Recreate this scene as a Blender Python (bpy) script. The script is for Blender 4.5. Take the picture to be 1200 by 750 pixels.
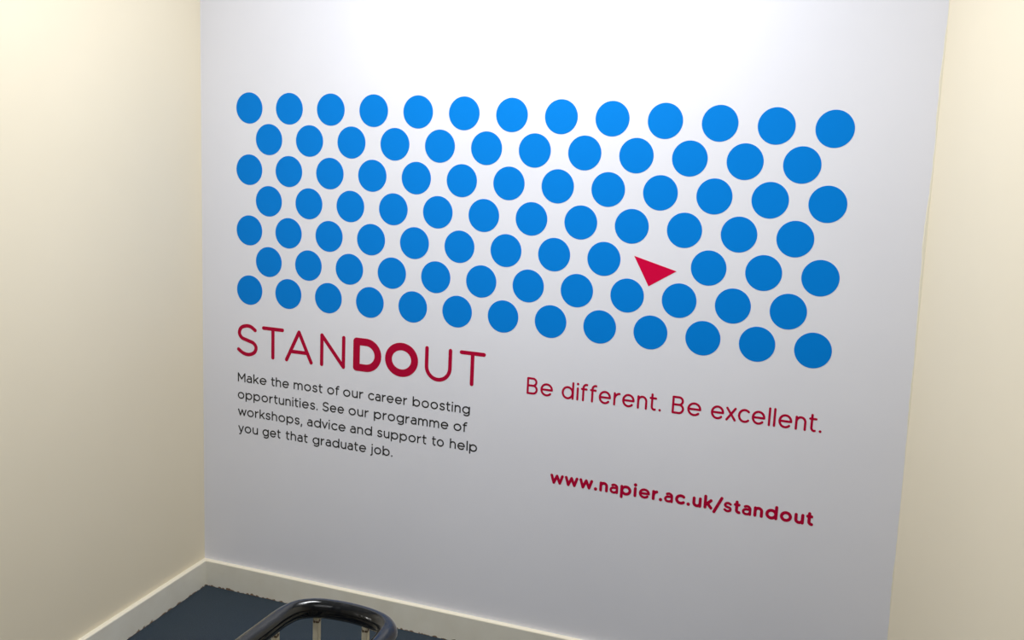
import bpy, bmesh, math, random
from mathutils import Vector, Matrix
from mathutils.geometry import delaunay_2d_cdt
random.seed(7)
for o in list(bpy.data.objects): bpy.data.objects.remove(o)
scene = bpy.context.scene
COL = scene.collection

# ------------------------------------------------------------------ camera
cam_d = bpy.data.cameras.new('camera'); cam = bpy.data.objects.new('camera', cam_d); COL.objects.link(cam)
R_ = Vector((0.93734, 0.34545, 0.04526)); D_ = Vector((0.10147, -0.14639, -0.98401)); F_ = Vector((-0.33330, 0.92695, -0.17227))
m = Matrix.Identity(4)
for i in range(3):
    m[i][0] = R_[i]; m[i][1] = -D_[i]; m[i][2] = -F_[i]
m.translation = Vector((2.1187, -3.0503, 1.7363))
cam.matrix_world = m
cam_d.sensor_width = 36.0; cam_d.lens = 35.042; cam_d.clip_start = 0.02
scene.camera = cam

# ------------------------------------------------------------------ light, world, exposure
scene.view_settings.view_transform = 'Standard'
scene.view_settings.look = 'None'
scene.view_settings.gamma = 1.0
scene.view_settings.use_curve_mapping = False
scene.view_settings.exposure = 0.0
world = bpy.data.worlds.new('world'); scene.world = world; world.use_nodes = True
world.node_tree.nodes['Background'].inputs[0].default_value = (0.8, 0.85, 1.0, 1)
world.node_tree.nodes['Background'].inputs[1].default_value = 0.02

def area(name, loc, rot, sx, sy, power, col):
    d = bpy.data.lights.new(name, 'AREA'); d.shape = 'RECTANGLE'; d.size = sx; d.size_y = sy
    d.energy = power; d.color = col
    o = bpy.data.objects.new(name, d); COL.objects.link(o); o.location = loc; o.rotation_euler = rot
    return o
CEIL = 2.95
area('ceiling_light', (1.1, -1.0, CEIL - 0.03), (0, 0, 0), 0.85, 0.45, 47.5, (0.96, 0.978, 1.0))
area('rear_fill', (1.1, -3.1, CEIL - 0.03), (0, 0, 0), 1.2, 0.9, 9, (0.96, 0.978, 1.0))  # added soft fill, lifts the mid tones of the back wall
def aimed_area(name, loc, target, sx, sy, power):
    d = Vector(target) - Vector(loc)
    area(name, loc, d.to_track_quat('-Z', 'Y').to_euler(), sx, sy, power, (1.0, 0.98, 0.95))
aimed_area('rail_highlight_left', (0.1, -2.45, 1.5), (1.3, -1.55, 0.9), 0.22, 0.08, 3.0)  # added out of view, placed to make the right highlight on the handrail

# ------------------------------------------------------------------ materials
def mat(name, col, rough=0.5, spec=0.5, coat=0.0, metallic=0.0):
    M = bpy.data.materials.new(name); M.use_nodes = True
    b = M.node_tree.nodes['Principled BSDF']
    b.inputs['Base Color'].default_value = (*col, 1)
    b.inputs['Roughness'].default_value = rough
    b.inputs['Specular IOR Level'].default_value = spec
    b.inputs['Coat Weight'].default_value = coat
    b.inputs['Metallic'].default_value = metallic
    return M
def nodes(M): return M.node_tree.nodes, M.node_tree.links, M.node_tree.nodes['Principled BSDF']
def add_noise_colour(M, c1, c2, scale, lo=0.35, hi=0.65, detail=4, coords='Object'):
    n, l, b = nodes(M)
    tc = n.new('ShaderNodeTexCoord'); nz = n.new('ShaderNodeTexNoise'); r = n.new('ShaderNodeValToRGB')
    nz.inputs['Scale'].default_value = scale; nz.inputs['Detail'].default_value = detail
    r.color_ramp.elements[0].position = lo; r.color_ramp.elements[1].position = hi
    r.color_ramp.elements[0].color = (*c1, 1); r.color_ramp.elements[1].color = (*c2, 1)
    l.new(tc.outputs[coords], nz.inputs['Vector']); l.new(nz.outputs['Fac'], r.inputs['Fac']); l.new(r.outputs['Color'], b.inputs['Base Color'])
    return tc, nz, r
def add_bump(M, scale, strength, dist=0.002):
    n, l, b = nodes(M)
    tc = n.new('ShaderNodeTexCoord'); nz = n.new('ShaderNodeTexNoise'); bp = n.new('ShaderNodeBump')
    nz.inputs['Scale'].default_value = scale; nz.inputs['Detail'].default_value = 3
    bp.inputs['Strength'].default_value = strength; bp.inputs['Distance'].default_value = dist
    l.new(tc.outputs['Object'], nz.inputs['Vector']); l.new(nz.outputs['Fac'], bp.inputs['Height']); l.new(bp.outputs['Normal'], b.inputs['Normal'])

M_white = mat('white_wall_paint', (0.80, 0.80, 0.825), 0.42, 0.35)
add_noise_colour(M_white, (0.76, 0.775, 0.86), (0.78, 0.795, 0.88), 2.0)
add_bump(M_white, 45, 0.04, 0.001)
M_cream = mat('cream_wall_paint', (0.80, 0.745, 0.62), 0.55, 0.35)
add_noise_colour(M_cream, (0.80, 0.725, 0.565), (0.82, 0.745, 0.585), 1.6)
add_bump(M_cream, 30, 0.06, 0.001)
M_ceil = mat('ceiling_paint', (0.7, 0.7, 0.69), 0.8, 0.2)
M_rear = mat('rear_wall_paint', (0.38, 0.36, 0.32), 0.7, 0.2)
M_floor = mat('blue_vinyl_floor', (0.03, 0.045, 0.07), 0.5, 0.35)
add_noise_colour(M_floor, (0.013, 0.026, 0.043), (0.034, 0.055, 0.08), 260, 0.45, 0.75, 2)
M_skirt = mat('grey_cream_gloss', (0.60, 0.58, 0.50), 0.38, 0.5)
def skirt_nodes():
    n, l, b = nodes(M_skirt)
    tc = n.new('ShaderNodeTexCoord'); sp = n.new('ShaderNodeSeparateXYZ'); l.new(tc.outputs['Object'], sp.inputs[0])
    nz = n.new('ShaderNodeTexNoise'); nz.inputs['Scale'].default_value = 55; nz.inputs['Detail'].default_value = 5
    l.new(tc.outputs['Object'], nz.inputs['Vector'])
    # grime line of irregular height along the joint with the floor
    mul = n.new('ShaderNodeMath'); mul.operation = 'MULTIPLY_ADD'; mul.inputs[1].default_value = 0.03; mul.inputs[2].default_value = -0.0128; l.new(nz.outputs['Fac'], mul.inputs[0])
    lt = n.new('ShaderNodeMath'); lt.operation = 'LESS_THAN'; l.new(sp.outputs['Z'], lt.inputs[0]); l.new(mul.outputs[0], lt.inputs[1])
    nz2 = n.new('ShaderNodeTexNoise'); nz2.inputs['Scale'].default_value = 14; nz2.inputs['Detail'].default_value = 6; l.new(tc.outputs['Object'], nz2.inputs['Vector'])
    r = n.new('ShaderNodeValToRGB'); r.color_ramp.elements[0].position = 0.3; r.color_ramp.elements[1].position = 0.75
    r.color_ramp.elements[0].color = (0.79, 0.775, 0.70, 1); r.color_ramp.elements[1].color = (0.74, 0.715, 0.63, 1)
    l.new(nz2.outputs['Fac'], r.inputs['Fac'])
    mx = n.new('ShaderNodeMix'); mx.data_type = 'RGBA'; l.new(lt.outputs[0], mx.inputs['Factor'])
    l.new(r.outputs['Color'], mx.inputs['A']); mx.inputs['B'].default_value = (0.22, 0.14, 0.08, 1)
    # top edge coloured paler to stand in for light falling from above
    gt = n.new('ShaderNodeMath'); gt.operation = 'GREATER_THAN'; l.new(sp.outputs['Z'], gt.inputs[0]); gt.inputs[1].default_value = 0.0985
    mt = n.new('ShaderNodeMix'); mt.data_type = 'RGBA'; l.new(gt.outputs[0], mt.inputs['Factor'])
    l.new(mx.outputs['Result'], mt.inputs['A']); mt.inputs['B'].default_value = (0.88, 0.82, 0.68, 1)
    l.new(mt.outputs['Result'], b.inputs['Base Color'])
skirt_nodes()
M_caulk = mat('cream_caulk', (0.80, 0.76, 0.64), 0.5, 0.3)
M_blue = mat('blue_vinyl', (0.0, 0.205, 0.70), 0.5, 0.08)
M_red = mat('red_vinyl', (0.62, 0.0, 0.05), 0.5, 0.1)
M_crimson = mat('crimson_vinyl', (0.42, 0.001, 0.035), 0.5, 0.1)
M_black = mat('black_vinyl', (0.02, 0.02, 0.022), 0.45, 0.3)
M_rail = mat('black_gloss_paint', (0.006, 0.007, 0.009), 0.12, 0.35, 0.0)
def rail_nodes():
    n, l, b = nodes(M_rail)
    tc = n.new('ShaderNodeTexCoord'); mp = n.new('ShaderNodeMapping'); mp.inputs['Scale'].default_value = (120, 28, 120)
    l.new(tc.outputs['Object'], mp.inputs[0])
    nz = n.new('ShaderNodeTexNoise'); nz.inputs['Scale'].default_value = 1.0; nz.inputs['Detail'].default_value = 5; l.new(mp.outputs[0], nz.inputs['Vector'])
    r = n.new('ShaderNodeValToRGB'); r.color_ramp.elements[0].position = 0.52; r.color_ramp.elements[1].position = 0.62
    r.color_ramp.elements[0].color = (0.06,) * 3 + (1,); r.color_ramp.elements[1].color = (0.26,) * 3 + (1,)
    l.new(nz.outputs['Fac'], r.inputs['Fac']); l.new(r.outputs['Color'], b.inputs['Roughness'])
rail_nodes()
M_bal = mat('chipped_cream_paint', (0.62, 0.58, 0.47), 0.45, 0.4)
add_noise_colour(M_bal, (0.10, 0.065, 0.04), (0.64, 0.60, 0.48), 60, 0.37, 0.41, 5)

# ------------------------------------------------------------------ helpers
def link_bm(name, bm, material, parent=None, smooth=False):
    me = bpy.data.meshes.new(name); bm.normal_update(); bm.to_mesh(me); bm.free()
    me.materials.append(material)
    if smooth:
        for p in me.polygons: p.use_smooth = True
    o = bpy.data.objects.new(name, me); COL.objects.link(o)
    if parent: o.parent = parent
    return o
def struct(o): o['kind'] = 'structure'; return o
def tag(o, label, cat, group=None):
    o['label'] = label; o['category'] = cat
    if group: o['group'] = group
    return o
def empty(name, loc):
    o = bpy.data.objects.new(name, None); COL.objects.link(o); o.location = loc; o.empty_display_size = 0.05
    return o
def hexa(bm, lo, hi):
    """solid between a bottom quad and a top quad (each four points, same winding, seen counter-clockwise from above)"""
    a = [bm.verts.new(p) for p in lo]; b = [bm.verts.new(p) for p in hi]
    bm.faces.new(a[::-1]); bm.faces.new(b)
    for i in range(4):
        j = (i + 1) % 4; bm.faces.new((a[i], a[j], b[j], b[i]))
def sweep_profile(bm, prof, p0, p1, nrm):
    """extrude a (depth,z) profile from p0 to p1 (xy points); depth runs along nrm (xy)"""
    A = [bm.verts.new((p0[0] + nrm[0] * d, p0[1] + nrm[1] * d, z)) for d, z in prof]
    B = [bm.verts.new((p1[0] + nrm[0] * d, p1[1] + nrm[1] * d, z)) for d, z in prof]
    n = len(prof)
    bm.faces.new(A); bm.faces.new(B[::-1])
    for i in range(n):
        j = (i + 1) % n; bm.faces.new((A[j], A[i], B[i], B[j]))
    bmesh.ops.recalc_face_normals(bm, faces=bm.faces)

# ------------------------------------------------------------------ room shell
XL = -0.2033                                   # left corner
def xr(z): return 2.284 - 0.0185 * z           # right corner leans a little
YB = -4.6                                      # rear of the room
kL = 0.0556                                    # left wall turns slightly inwards towards the viewer
kR = -0.25                                     # right wall splays outwards
H = CEIL
T = 0.1
def xl_at(y): return XL - kL * y
bm = bmesh.new(); hexa(bm, [(XL - T, 0, -T), (xr(0) + T, 0, -T), (xr(0) + T, T, -T), (XL - T, T, -T)],
                       [(XL - T, 0, H), (xr(0) + T, 0, H), (xr(0) + T, T, H), (XL - T, T, H)])
struct(link_bm('wall_back', bm, M_white))
bm = bmesh.new()
hexa(bm, [(XL, 0, -T), (XL - T, 0, -T), (xl_at(YB) - T, YB, -T), (xl_at(YB), YB, -T)],
     [(XL, 0, H), (XL - T, 0, H), (xl_at(YB) - T, YB, H), (xl_at(YB), YB, H)])
bmesh.ops.recalc_face_normals(bm, faces=bm.faces)
struct(link_bm('wall_left', bm, M_cream))
def xr_at(y, z): return xr(z) + kR * y
bm = bmesh.new()
hexa(bm, [(xr(0), 0, -T), (xr_at(YB, 0), YB, -T), (xr_at(YB, 0) + T, YB, -T), (xr(0) + T, 0, -T)],
     [(xr(H), 0, H), (xr_at(YB, H), YB, H), (xr_at(YB, H) + T, YB, H), (xr(H) + T, 0, H)])
bmesh.ops.recalc_face_normals(bm, faces=bm.faces)
struct(link_bm('wall_right', bm, M_cream))
bm = bmesh.new(); hexa(bm, [(-0.4, YB - T, -T), (4.0, YB - T, -T), (4.0, YB, -T), (-0.4, YB, -T)], [(-0.4, YB - T, H), (4.0, YB - T, H), (4.0, YB, H), (-0.4, YB, H)])
struct(link_bm('wall_rear', bm, M_rear))
bm = bmesh.new(); hexa(bm, [(-0.4, YB - T, -T), (4.0, YB - T, -T), (4.0, T, -T), (-0.4, T, -T)], [(-0.4, YB - T, 0), (4.0, YB - T, 0), (4.0, T, 0), (-0.4, T, 0)])
struct(link_bm('floor', bm, M_floor))
bm = bmesh.new(); hexa(bm, [(-0.4, YB - T, H), (4.0, YB - T, H), (4.0, T, H), (-0.4, T, H)], [(-0.4, YB - T, H + T), (4.0, YB - T, H + T), (4.0, T, H + T), (-0.4, T, H + T)])
struct(link_bm('ceiling', bm, M_ceil))

# skirting boards: square board with an eased top edge
ST, SH = 0.018, 0.102
prof = [(0, 0), (ST, 0), (ST, SH - 0.004), (ST - 0.0012, SH - 0.0012), (ST - 0.004, SH), (0, SH)]
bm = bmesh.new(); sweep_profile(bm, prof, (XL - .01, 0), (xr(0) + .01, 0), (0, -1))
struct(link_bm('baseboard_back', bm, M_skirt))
dl = Vector((-kL * YB, YB)).normalized(); nl = (-dl.y, dl.x)
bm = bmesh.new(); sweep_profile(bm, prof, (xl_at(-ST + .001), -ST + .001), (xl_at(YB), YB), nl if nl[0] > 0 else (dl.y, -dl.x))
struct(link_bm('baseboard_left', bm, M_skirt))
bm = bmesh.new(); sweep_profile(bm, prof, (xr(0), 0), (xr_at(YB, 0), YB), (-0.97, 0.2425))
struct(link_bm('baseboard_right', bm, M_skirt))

# ragged lap of cream paint on the white wall along the right-hand corner
bm = bmesh.new(); prev = None; n = 150; w = 0.004
for i in range(n + 1):
    z = SH + (H - SH) * i / n
    w = min(0.011, max(0.002, w + random.uniform(-0.0016, 0.0016)))
    q = [bm.verts.new((xr(z) - w, -0.0002, z)), bm.verts.new((xr(z) - w * 0.7, -0.0016, z)), bm.verts.new((xr(z) + 0.002, -0.0016, z))]
    if prev:
        for k in (0, 1): bm.faces.new((prev[k], prev[k + 1], q[k + 1], q[k]))
    prev = q
struct(link_bm('trim_1', bm, M_caulk))

# ------------------------------------------------------------------ stroke lettering cut from vinyl
def arc(cx, cy, rx, ry, a0, a1, n=None):
    n = n or max(3, int(abs(a1 - a0) / 7.5))
    return [(cx + rx * math.cos(math.radians(a0 + (a1 - a0) * i / n)), cy + ry * math.sin(math.radians(a0 + (a1 - a0) * i / n))) for i in range(n + 1)]
def spline(P, n=8):
    out = []
    Q = [P[0]] + list(P) + [P[-1]]
    for i in range(1, len(Q) - 2):
        p0, p1, p2, p3 = Q[i - 1:i + 3]
        for k in range(n):
            t = k / n
            out.append(tuple(0.5 * (2 * p1[c] + (p2[c] - p0[c]) * t + (2 * p0[c] - 5 * p1[c] + 4 * p2[c] - p3[c]) * t * t + (3 * p1[c] - p0[c] - 3 * p2[c] + p3[c]) * t ** 3) for c in (0, 1)))
    out.append(P[-1]); return out
S_PTS = [(.951, .88), (.697, .99), (.424, 1), (.152, .917), (.05, .74), (.18, .575), (.515, .498), (.85, .425), (1, .28), (.91, .10), (.6, 0), (.27, .032), (0, .148)]
XH = 0.765                                     # x-height, in cap heights
def glyph(c, w):
    """skeleton strokes in cap-height units for pen width w, plus dots and outer width: (strokes, dots, width)"""
    h = w / 2; b = h; x = XH - h; cp = 1 - h; asc = 1.03 - h; ds = -0.25 + h
    r = XH / 2; ro = r - h; my = XH / 2; dr = max(h * 1.18, 0.062)
    dots = []
    if c == 'o': s = [arc(r, my, ro, ro, 90, 450)]; W = 2 * r
    elif c == 'c': s = [arc(r, my, ro, ro, 47, 313)]; W = r + ro * math.cos(math.radians(47)) + h
    elif c == 'e': s = [[(h, my)] + [(2 * r - h, my)] + arc(r, my, ro, ro, 0, 318)]; s = [[(h, my), (2 * r - h, my)], arc(r, my, ro, ro, 0, 316)]; W = 2 * r
    elif c in 'bp':
        X0 = h; s = [arc(r + 0.02, my, ro, ro, 90, 450), [(X0, b if c == 'b' else ds), (X0, asc if c == 'b' else x)]]; W = 2 * r + 0.02
    elif c in 'dq':
        X0 = 2 * r + 0.02 - h; s = [arc(r, my, ro, ro, 90, 450), [(X0, b), (X0, asc)]]; W = 2 * r + 0.02
    elif c == 'g':
        X0 = 2 * r + 0.01 - h; rr = X0 - r * 1.02
        s = [arc(r, my, ro, ro, 90, 450), [(X0, x), (X0, 0.03)] + arc(X0 - 0.31 + h * .3, 0.03, 0.31 - h * .3, 0.28 - h, 0, -135)[1:]]; W = 2 * r + 0.01
    elif c == 'a':
        W = 0.62; X0 = W - h; ra = (W - w) * 0.47; bw = W - w
        s = [arc(X0 - ra, x - ra, ra, ra, 128, 0) + [(X0, b)],
             [(X0, 0.445)] + [(X0 - bw * .52, 0.445)] + arc(h + 0.02 + bw * .40, 0.445 - (0.445 - b) / 2, bw * .42, (0.445 - b) / 2, 90, 270)[1:] + [(X0 - bw * .46, b)] + arc(X0 - bw * .46, b + .2, bw * .46, .2, -90, 0)[1:]]
    elif c in 'nhr':
        W = {'n': 0.62, 'h': 0.62, 'r': 0.42}[c]; X1 = W - h
        s = [[(h, b), (h, asc if c == 'h' else x)]]
        if c == 'r': s.append([(h, x - 0.34)] + arc(X1 + 0.015, x - 0.34, X1 + .015 - h, 0.34 - 0.01, 180, 92))
        else:
            rx = (X1 - h) / 2; s.append(arc(h + rx, x - rx * 1.05, rx, rx * 1.05, 180, 0) + [(X1, b)])
    elif c == 'm':
        W = 1.0; s = [[(h, b), (h, x)]]; rx = (W - w) / 4
        for k in (0, 1): s.append(arc(h + rx * (2 * k + 1), x - rx * 1.25, rx, rx * 1.25, 180, 0) + [(h + rx * 2 * (k + 1), b)])
    elif c == 'u':
        W = 0.62; X1 = W - h; rx = (X1 - h) / 2
        s = [[(X1, x), (X1, b)], [(h, x)] + arc(h + rx, b + rx * 1.05, rx, rx * 1.05, 180, 360)]
    elif c == 'i': W = max(w, 2 * dr); s = [[(W / 2, b), (W / 2, x)]]; dots = [(W / 2, 1.0 - dr * .6, dr)]
    elif c == 'j': W = 0.2 + h; X0 = W - max(h, dr); s = [[(X0, x), (X0, -0.06)] + arc(X0 - 0.17, -0.06, 0.17, 0.19 - h, 0, -80)[1:]]; dots = [(X0, 1.0 - dr * .6, dr)]; W = X0 + max(h, dr)
    elif c == 'l': W = w; s = [[(h, b), (h, asc)]]
    elif c == 'k': W = 0.60; s = [[(h, b), (h, asc)], [(W - h - .02, x), (h, 0.27)], [(h + (W - w) * .36, 0.27 + (x - .27) * .38), (W - h, b)]]
    elif c == 't': W = 0.45; X0 = 0.10 + h; s = [[(X0, 0.97 - h), (X0, b + 0.17)] + arc(X0 + 0.17, b + 0.17, 0.17, 0.17, 180, 270)[1:] + [(W - h - .03, b + 0.015)], [(h, x), (W - h, x)]]
    elif c == 'f': W = 0.45; X0 = 0.10 + h; s = [[(X0, b), (X0, 0.84 - h)] + arc(X0 + 0.19, 0.84 - h, 0.19, 0.19, 180, 80)[1:], [(h, x), (W - h - .03, x)]]
    elif c == 's': W = 0.55; s = [spline([(h + (W - w) * px, b + (x - b) * py) for px, py in S_PTS])]
    elif c == 'v': W = 0.64; s = [[(h, x), (W / 2, b), (W - h, x)]]
    elif c == 'y': W = 0.64; s = [[(h, x), (W / 2 + .01, b)], [(W - h, x), (W / 2 - .035, -0.10)] + arc(W / 2 - .035 - .115, -0.08, .115, .17 - h, -15, -95)]
    elif c == 'w': W = 0.98; s = [[(h, x), (W * .28, b), (W / 2, x - .02), (W * .72, b), (W - h, x)]]
    elif c == 'x': W = 0.60; s = [[(h, b), (W - h, x)], [(h, x), (W - h, b)]]
    elif c == '.': W = 2 * dr; s = []; dots = [(dr, dr, dr)]
    elif c == ',': W = 2 * dr; s = [[(dr, dr * .8), (dr * .5, -0.13)]]; dots = [(dr, dr, dr)]
    elif c == '/': W = 0.66; s = [[(h, -0.12), (W - h, 1.06 - h)]]
    elif c == 'M': W = 0.86; s = [[(h, b), (h, cp), (W / 2, 0.33), (W - h, cp), (W - h, b)]]
    elif c == 'B':
        W = 0.68; mid = 0.52; q1 = (cp - mid) / 2; q2 = (mid - b) / 2
        s = [[(W - h - q1 - .04, mid)] + [(h, mid), (h, cp)] + [(W - h - q1 - .04, cp)] + arc(W - h - q1 - .04, mid + q1, q1, q1, 90, -90)[1:], [(W - h - q2, mid)] + arc(W - h - q2, b + q2, q2, q2, 90, -90)[1:] + [(h, b), (h, mid)]]
    elif c == 'S': W = 0.74; s = [spline([(h + (W - w) * px, b + (cp - b) * py) for px, py in S_PTS])]
    elif c == 'T': W = 0.78; s = [[(h, cp), (W - h, cp)], [(W / 2, cp), (W / 2, b)]]
    elif c == 'A': W = 0.97; s = [[(h, b), (W / 2, cp), (W - h, b)], [(h + (W / 2 - h) * (.33 - b) / (cp - b), .33), (W - h - (W / 2 - h) * (.33 - b) / (cp - b), .33)]]
    elif c == 'N': W = 0.85; s = [[(h, b), (h, cp), (W - h, b), (W - h, cp)]]
    elif c == 'D': W = 0.93; ry = (cp - b) / 2; s = [[(h, b + ry), (h, cp), (W - h - ry * 1.02, cp)] + arc(W - h - ry * 1.02, .5, ry * 1.02, ry, 90, -90)[1:] + [(h, b), (h, b + ry)]]
    elif c == 'O': W = 1.06; s = [arc(W / 2, .5, W / 2 - h, .5 - h + .005, 90, 450)]
    elif c == 'U': W = 0.85; rx = W / 2 - h; s = [[(h, cp)] + arc(W / 2, b + rx, rx, rx, 180, 360) + [(W - h, cp)]]
    else: raise ValueError(c)
    return s, dots, W

VT = 0.0006                                    # vinyl thickness
def stroke_mesh(polys, strokes, dots, wid):
    """collect the outline pieces (convex polygons in the wall plane) of round-ended strokes and dots"""
    hw = wid / 2
    def disc(x, z, r, n=24): polys.append([(x + r * math.cos(2 * math.pi * (i + .5) / n), z + r * math.sin(2 * math.pi * (i + .5) / n)) for i in range(n)])
    nr = lambda d: Vector((-d.y, d.x))
    for s in strokes:
        P = [Vector(p) for p in s]
        P = [p for i, p in enumerate(P) if i == 0 or (p - P[i - 1]).length > 1e-6]
        closed = (P[0] - P[-1]).length < 1e-5
        if closed: P = P[:-1]
        n = len(P); segs = n if closed else n - 1
        dirs = [(P[(i + 1) % n] - P[i]).normalized() for i in range(segs)]
        for i in range(segs):
            d = dirs[i]; a, b_ = P[i], P[(i + 1) % n]; N0 = N1 = nr(d) * hw
            dp = dirs[i - 1] if (i > 0 or closed) else None
            dn = dirs[(i + 1) % segs] if (i < segs - 1 or closed) else None
            if dp is not None and dp.dot(d) > 0.85: t = (nr(dp) + nr(d)).normalized(); N0 = t * hw / max(.5, t.dot(nr(d)))
            if dn is not None and dn.dot(d) > 0.85: t = (nr(dn) + nr(d)).normalized(); N1 = t * hw / max(.5, t.dot(nr(d)))
            polys.append([tuple(q) for q in (a - N0, b_ - N1, b_ + N1, a + N0)])
            if dp is None or dp.dot(d) <= 0.85: disc(a.x, a.y, hw)
            if dn is None: disc(b_.x, b_.y, hw)
    for x, z, r in dots: disc(x, z, r)
def union_vinyl(bm, polys, ox, oz):
    """merge the pieces into one flat outline and give it the vinyl's thickness"""
    K = 100.0; vs = []; fs = []
    for p in polys:
        fs.append(list(range(len(vs), len(vs) + len(p)))); vs += [Vector(((x - ox) * K, (z - oz) * K)) for x, z in p]
    V, E, F, oV, oE, oF = delaunay_2d_cdt(vs, [], fs, 0, 1e-5)
    front = [bm.verts.new((v.x / K, -VT, v.y / K)) for v in V]; back = {}
    for f, src in zip(F, oF):
        if not src: continue
        try: bm.faces.new([front[i] for i in f])
        except ValueError: pass
    bm.edges.ensure_lookup_table()
    for e in [e for e in bm.edges if len(e.link_faces) == 1]:
        lp = e.link_loops[0]; a, b_ = lp.vert, lp.link_loop_next.vert
        for v in (a, b_):
            if v not in back: back[v] = bm.verts.new((v.co.x, 0, v.co.z))
        bm.faces.new((b_, a, back[a], back[b_]))
    for v in [v for v in bm.verts if not v.link_faces]: bm.verts.remove(v)

def word_mesh(bm, word, x0, x1, base, cap, w, gap, ox, oz):
    """lay one word out between x0 and x1 on its baseline (metres)"""
    pen = 0.0; items = []
    for i, c in enumerate(word):
        pw = w * 0.84 if c in 'sea' and w > 0.2 else w   # the bold cut narrows its busiest letters
        g = glyph(c, pw); prev = word[i - 1] if i else ''
        if i:
            k = gap
            if c in 'vwyx' or prev in 'vwyx' : k -= 0.06
            if prev in 'rtfkc' or c in 'tfa': k -= 0.035
            if prev == 'r' and c in '.,' : k -= 0.03
            if c == 'j': k -= 0.1
            if c == '/' or prev == '/': k -= 0.09
            pen += k
        items.append((pen, g, pw)); pen += g[2]
    sx = (x1 - x0) / (pen * cap)
    for px, (st, dt, W), pw in items:
        f = lambda p: (x0 + (px + p[0]) * cap * sx, base + p[1] * cap)
        polys = []
        stroke_mesh(polys, [[f(p) for p in s] for s in st], [(*f(d), d[2] * cap) for d in dt], pw * cap)
        union_vinyl(bm, polys, ox, oz)
    return sx

# headline: eight separate cut letters
BASE, CAP = 0.928, 0.1195
head = tag(empty('headline_lettering', (-0.052, 0, BASE)), 'large crimson STANDOUT headline of rounded vinyl letters below the blue dots', 'lettering')
for c, x0, x1, bold in [('S', -.0521, .0367, 0), ('T', .0558, .1488, 0), ('A', .1536, .2693, 0), ('N', .2992, .4008, 0), ('D', .4328, .5437, 1), ('O', .5584, .6855, 1), ('U', .7112, .8121, 0), ('T', .8394, .9350, 0)]:
    w = 0.222 if bold else 0.112
    bm = bmesh.new()
    word_mesh(bm, c, x0, x1, BASE, CAP, w, 0, -0.052, BASE)
    o = link_bm('letter', bm, M_crimson, head)
    if bold: o['label'] = 'bold crimson letter %s' % c

# paragraph: four lines of small dark words
para = tag(empty('paragraph_lettering', (-0.049, 0, 0.8285)), 'four lines of small black text on white wall beneath the headline', 'lettering')
LINES = [(0.8275, 0.0020, [('Make', -.049, .0757), ('the', .0947, .1712), ('most', .1909, .3112), ('of', .3299, .380), ('our', .3948, .4763), ('career', .4953, .6483), ('boosting', .6689, .8853)]),
         (0.7623, 0.0020, [('opportunities.', -.0491, .2923), ('See', .3121, .3997), ('our', .4182, .4991), ('programme', .5195, .8074), ('of', .8266, .8775)]),
         (0.6973, 0.0020, [('workshops,', -.0483, .2285), ('advice', .2481, .4074), ('and', .425, .5142), ('support', .5346, .7268), ('to', .7472, .7926), ('help', .815, .9168)]),
         (0.6330, 0.0018, [('you', -.0474, .0392), ('get', .059, .1372), ('that', .1582, .2522), ('graduate', .2722, .492), ('job.', .5089, .597)])]
for base, slope, words in LINES:
    for wd, x0, x1 in words:
        bm = bmesh.new()
        sx = word_mesh(bm, wd, x0, x1, base + slope * x0, 0.0345, 0.136, 0.14, -0.049, 0.8285)
        link_bm('word', bm, M_black, para)

slog = tag(empty('slogan_lettering', (1.085, 0, 0.9275)), 'thin crimson slogan Be different. Be excellent. on white wall right of headline', 'lettering')
for wd, x0, x1 in [('Be', 1.0851, 1.1759), ('different.', 1.2068, 1.5366), ('Be', 1.5709, 1.6635), ('excellent.', 1.6938, 2.0257)]:
    bm = bmesh.new()
    sx = word_mesh(bm, wd, x0, x1, 0.9272, 0.0575, 0.122, 0.17, 1.085, 0.9275)
    link_bm('word', bm, M_crimson, slog)
bm = bmesh.new()
sx = word_mesh(bm, 'www.napier.ac.uk/standout', 1.1828, 2.0281, 0.6325, 0.0445, 0.215, 0.12, 1.1828, 0.6325)
o = link_bm('web_address_lettering', bm, M_crimson); o.location = (1.1828, 0, 0.6325)
tag(o, 'bold crimson web address www.napier.ac.uk/standout low on white wall under the slogan', 'lettering')

# ------------------------------------------------------------------ blue dots and the red triangle
S, V0, B = 0.165, 11.09, 0.65913
def dot_pos(i, r):
    """regular staggered grid, with the small unevenness of the hand-applied pattern"""
    u = (i - 6) / 6; v = (r - 3) / 3
    b = (1, u, v, u * u, u * v, v * v, u ** 3, u * u * v, u * v * v)
    cx = (-.0012, .0231, -.0001, .0035, -.0025, -.0001, -.0295, .0011, -.004); cy = (-.0156, -.0023, .0059, .0308, -.0001, .0062, .0005, -.015, -.0002)
    uu = i + sum(p * q for p, q in zip(b, cx)); vv = r * B + sum(p * q for p, q in zip(b, cy))
    return uu * S, (V0 - vv) * S
ORD = ['first', 'second', 'third', 'fourth', 'fifth', 'sixth', 'seventh', 'eighth', 'ninth', 'tenth', 'eleventh', 'twelfth', 'thirteenth']
ROW = ['top', 'second', 'third', 'fourth', 'fifth', 'sixth', 'bottom']
bm = bmesh.new(); n = 72; rad = 0.3275 * S
f = [bm.verts.new((rad * math.cos(2 * math.pi * k / n), -VT, rad * math.sin(2 * math.pi * k / n))) for k in range(n)]
g = [bm.verts.new((v.co.x, 0, v.co.z)) for v in f]
bm.faces.new(f)
for k in range(n):
    j = (k + 1) % n; bm.faces.new((f[j], f[k], g[k], g[j]))
dot0 = None
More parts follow.
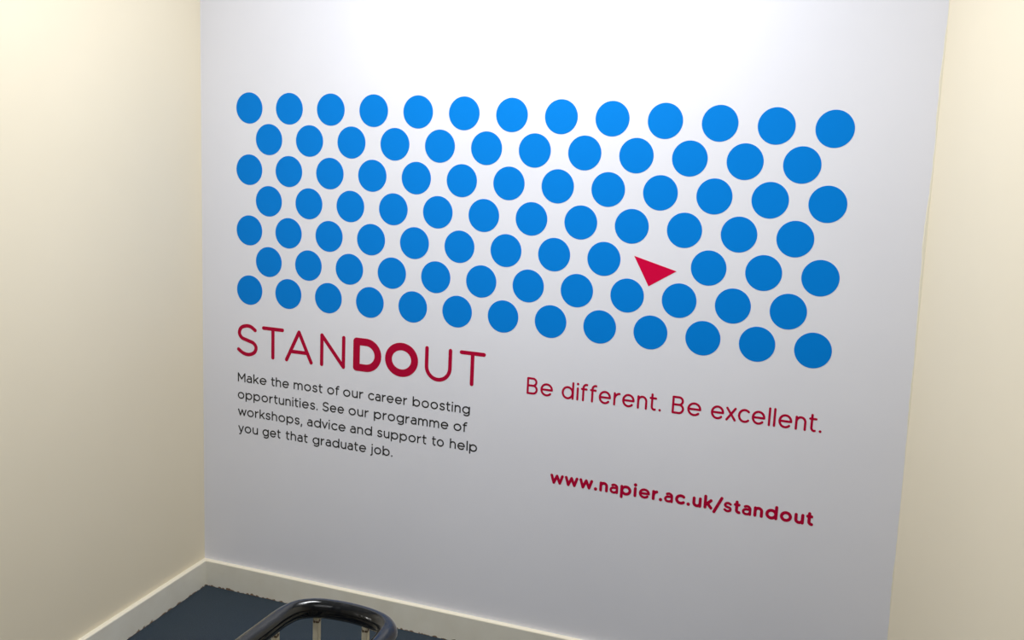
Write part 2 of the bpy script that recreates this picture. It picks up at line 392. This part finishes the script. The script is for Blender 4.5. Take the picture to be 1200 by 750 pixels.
for r in range(7):
    cnt = 12 if r % 2 else 13
    for k in range(cnt):
        if r == 4 and k == 9: continue
        if dot0 is None: o = dot0 = link_bm('vinyl_dot', bm, M_blue)
        else: o = dot0.copy(); COL.objects.link(o)
        x, z = dot_pos(k + (0.5 if r % 2 else 0), r)
        o.location = (x, 0, z)
        if r == 4 and k > 9: lab = 'round blue vinyl dot on white wall, %s one right of the red triangle' % ORD[k - 10]
        elif r == 4: lab = 'round blue vinyl dot on white wall, fifth row from top, %s from left' % ORD[k]
        elif r in (0, 6): lab = 'round blue vinyl dot on white wall, %s row, %s from left' % (ROW[r], ORD[k])
        else: lab = 'round blue vinyl dot on white wall, %s row from top, %s from left' % (ROW[r], ORD[k])
        tag(o, lab, 'dot', 'blue dots of the wall pattern')
bm = bmesh.new()
tri = [(1.4178, 1.4143), (1.4695, 1.3226), (1.5543, 1.3769)]
tc = (sum(p[0] for p in tri) / 3, sum(p[1] for p in tri) / 3)
f = [bm.verts.new((p[0] - tc[0], -VT, p[1] - tc[1])) for p in tri]; g = [bm.verts.new((p[0] - tc[0], 0, p[1] - tc[1])) for p in tri]
bm.faces.new(f)
for k in range(3):
    j = (k + 1) % 3; bm.faces.new((f[j], f[k], g[k], g[j]))
o = link_bm('vinyl_triangle', bm, M_red); o.location = (tc[0], 0, tc[1])
tag(o, 'red vinyl triangle pointing right among the blue dots on white wall', 'triangle')

# ------------------------------------------------------------------ black tubular railing with cream balusters
RZ = 0.881; RR = 0.0178
rail = tag(empty('stair_railing', (1.287, -1.545, 0)), 'glossy black tubular stair railing loop on cream balusters above dark blue floor', 'railing')
org = rail.location.copy()
def tube(bm, pts, rad, ns=24):
    P = [Vector(p) for p in pts]; rings = []; up = None
    for i, p in enumerate(P):
        t = (P[min(i + 1, len(P) - 1)] - P[max(i - 1, 0)]).normalized()
        if up is None: up = t.orthogonal().normalized()
        up = (up - t * up.dot(t)).normalized(); sd = t.cross(up)
        rings.append([bm.verts.new(p + (up * math.cos(2 * math.pi * k / ns) + sd * math.sin(2 * math.pi * k / ns)) * rad) for k in range(ns)])
    for a, b in zip(rings, rings[1:]):
        for k in range(ns): bm.faces.new((a[k], a[(k + 1) % ns], b[(k + 1) % ns], b[k]))
    bm.faces.new(rings[0][::-1]); bm.faces.new(rings[-1])
    bmesh.ops.recalc_face_normals(bm, faces=bm.faces)
YE = -2.62
c3 = [(1.186, YE, 0), (1.186, YE, 0.4), (1.186, YE, RZ - .10), (1.186, YE + .008, RZ - .04), (1.186, YE + .035, RZ - .008), (1.186, YE + .09, RZ), (1.186, -2.1, RZ), (1.186, -1.8, RZ), (1.186, -1.66, RZ), (1.187, -1.605, RZ),
      (1.197, -1.570, RZ), (1.224, -1.549, RZ), (1.274, -1.540, RZ), (1.325, -1.543, RZ), (1.360, -1.554, RZ), (1.383, -1.578, RZ), (1.391, -1.615, RZ), (1.393, -1.67, RZ), (1.393, -1.8, RZ), (1.393, -2.1, RZ),
      (1.393, YE + .09, RZ), (1.393, YE + .035, RZ - .008), (1.393, YE + .008, RZ - .04), (1.393, YE, RZ - .10), (1.393, YE, 0.4), (1.393, YE, 0)]
def spline3(P, n=6):
    out = []; Q = [Vector(P[0])] + [Vector(p) for p in P] + [Vector(P[-1])]
    for i in range(1, len(Q) - 2):
        p0, p1, p2, p3 = Q[i - 1:i + 3]
        # centripetal style tangents keep long and short spans from overshooting
        d1 = max((p1 - p0).length, 1e-6) ** .5; d2 = max((p2 - p1).length, 1e-6) ** .5; d3 = max((p3 - p2).length, 1e-6) ** .5
        m1 = (p2 - p1) if d1 < 2e-3 else ((p1 - p0) / d1 - (p2 - p0) / (d1 + d2) + (p2 - p1) / d2) * d2
        m2 = (p2 - p1) if d3 < 2e-3 else ((p2 - p1) / d2 - (p3 - p1) / (d2 + d3) + (p3 - p2) / d3) * d2
        for k in range(n):
            t = k / n
            out.append(p1 * (2 * t ** 3 - 3 * t * t + 1) + m1 * (t ** 3 - 2 * t * t + t) + p2 * (-2 * t ** 3 + 3 * t * t) + m2 * (t ** 3 - t * t))
    out.append(Vector(P[-1])); return out
bm = bmesh.new(); tube(bm, [p - org for p in spline3(c3)], RR)
link_bm('handrail', bm, M_rail, rail, smooth=True)
def baluster_bm():
    bm = bmesh.new(); h = 0.0057; c = 0.0012
    ring = [(-h + c, -h), (h - c, -h), (h, -h + c), (h, h - c), (h - c, h), (-h + c, h), (-h, h - c), (-h, -h + c)]
    zt = RZ - RR * 0.75
    lo = [bm.verts.new((x, y, 0)) for x, y in ring]; hi = [bm.verts.new((x, y, zt)) for x, y in ring]
    bm.faces.new(lo[::-1]); bm.faces.new(hi)
    for i in range(8): bm.faces.new((lo[i], lo[(i + 1) % 8], hi[(i + 1) % 8], hi[i]))
    return bm
spots = [(1.2235, -1.549), (1.3215, -1.543)] + [(1.186, -1.628 - .1 * k) for k in range(10)] + [(1.393, -1.66 - .1 * k) for k in range(9)]
b0 = None
for x, y in spots:
    if b0 is None: o = b0 = link_bm('baluster', baluster_bm(), M_bal, rail)
    else: o = b0.copy(); COL.objects.link(o); o.parent = rail
    o.location = (x - org.x, y - org.y, 0)
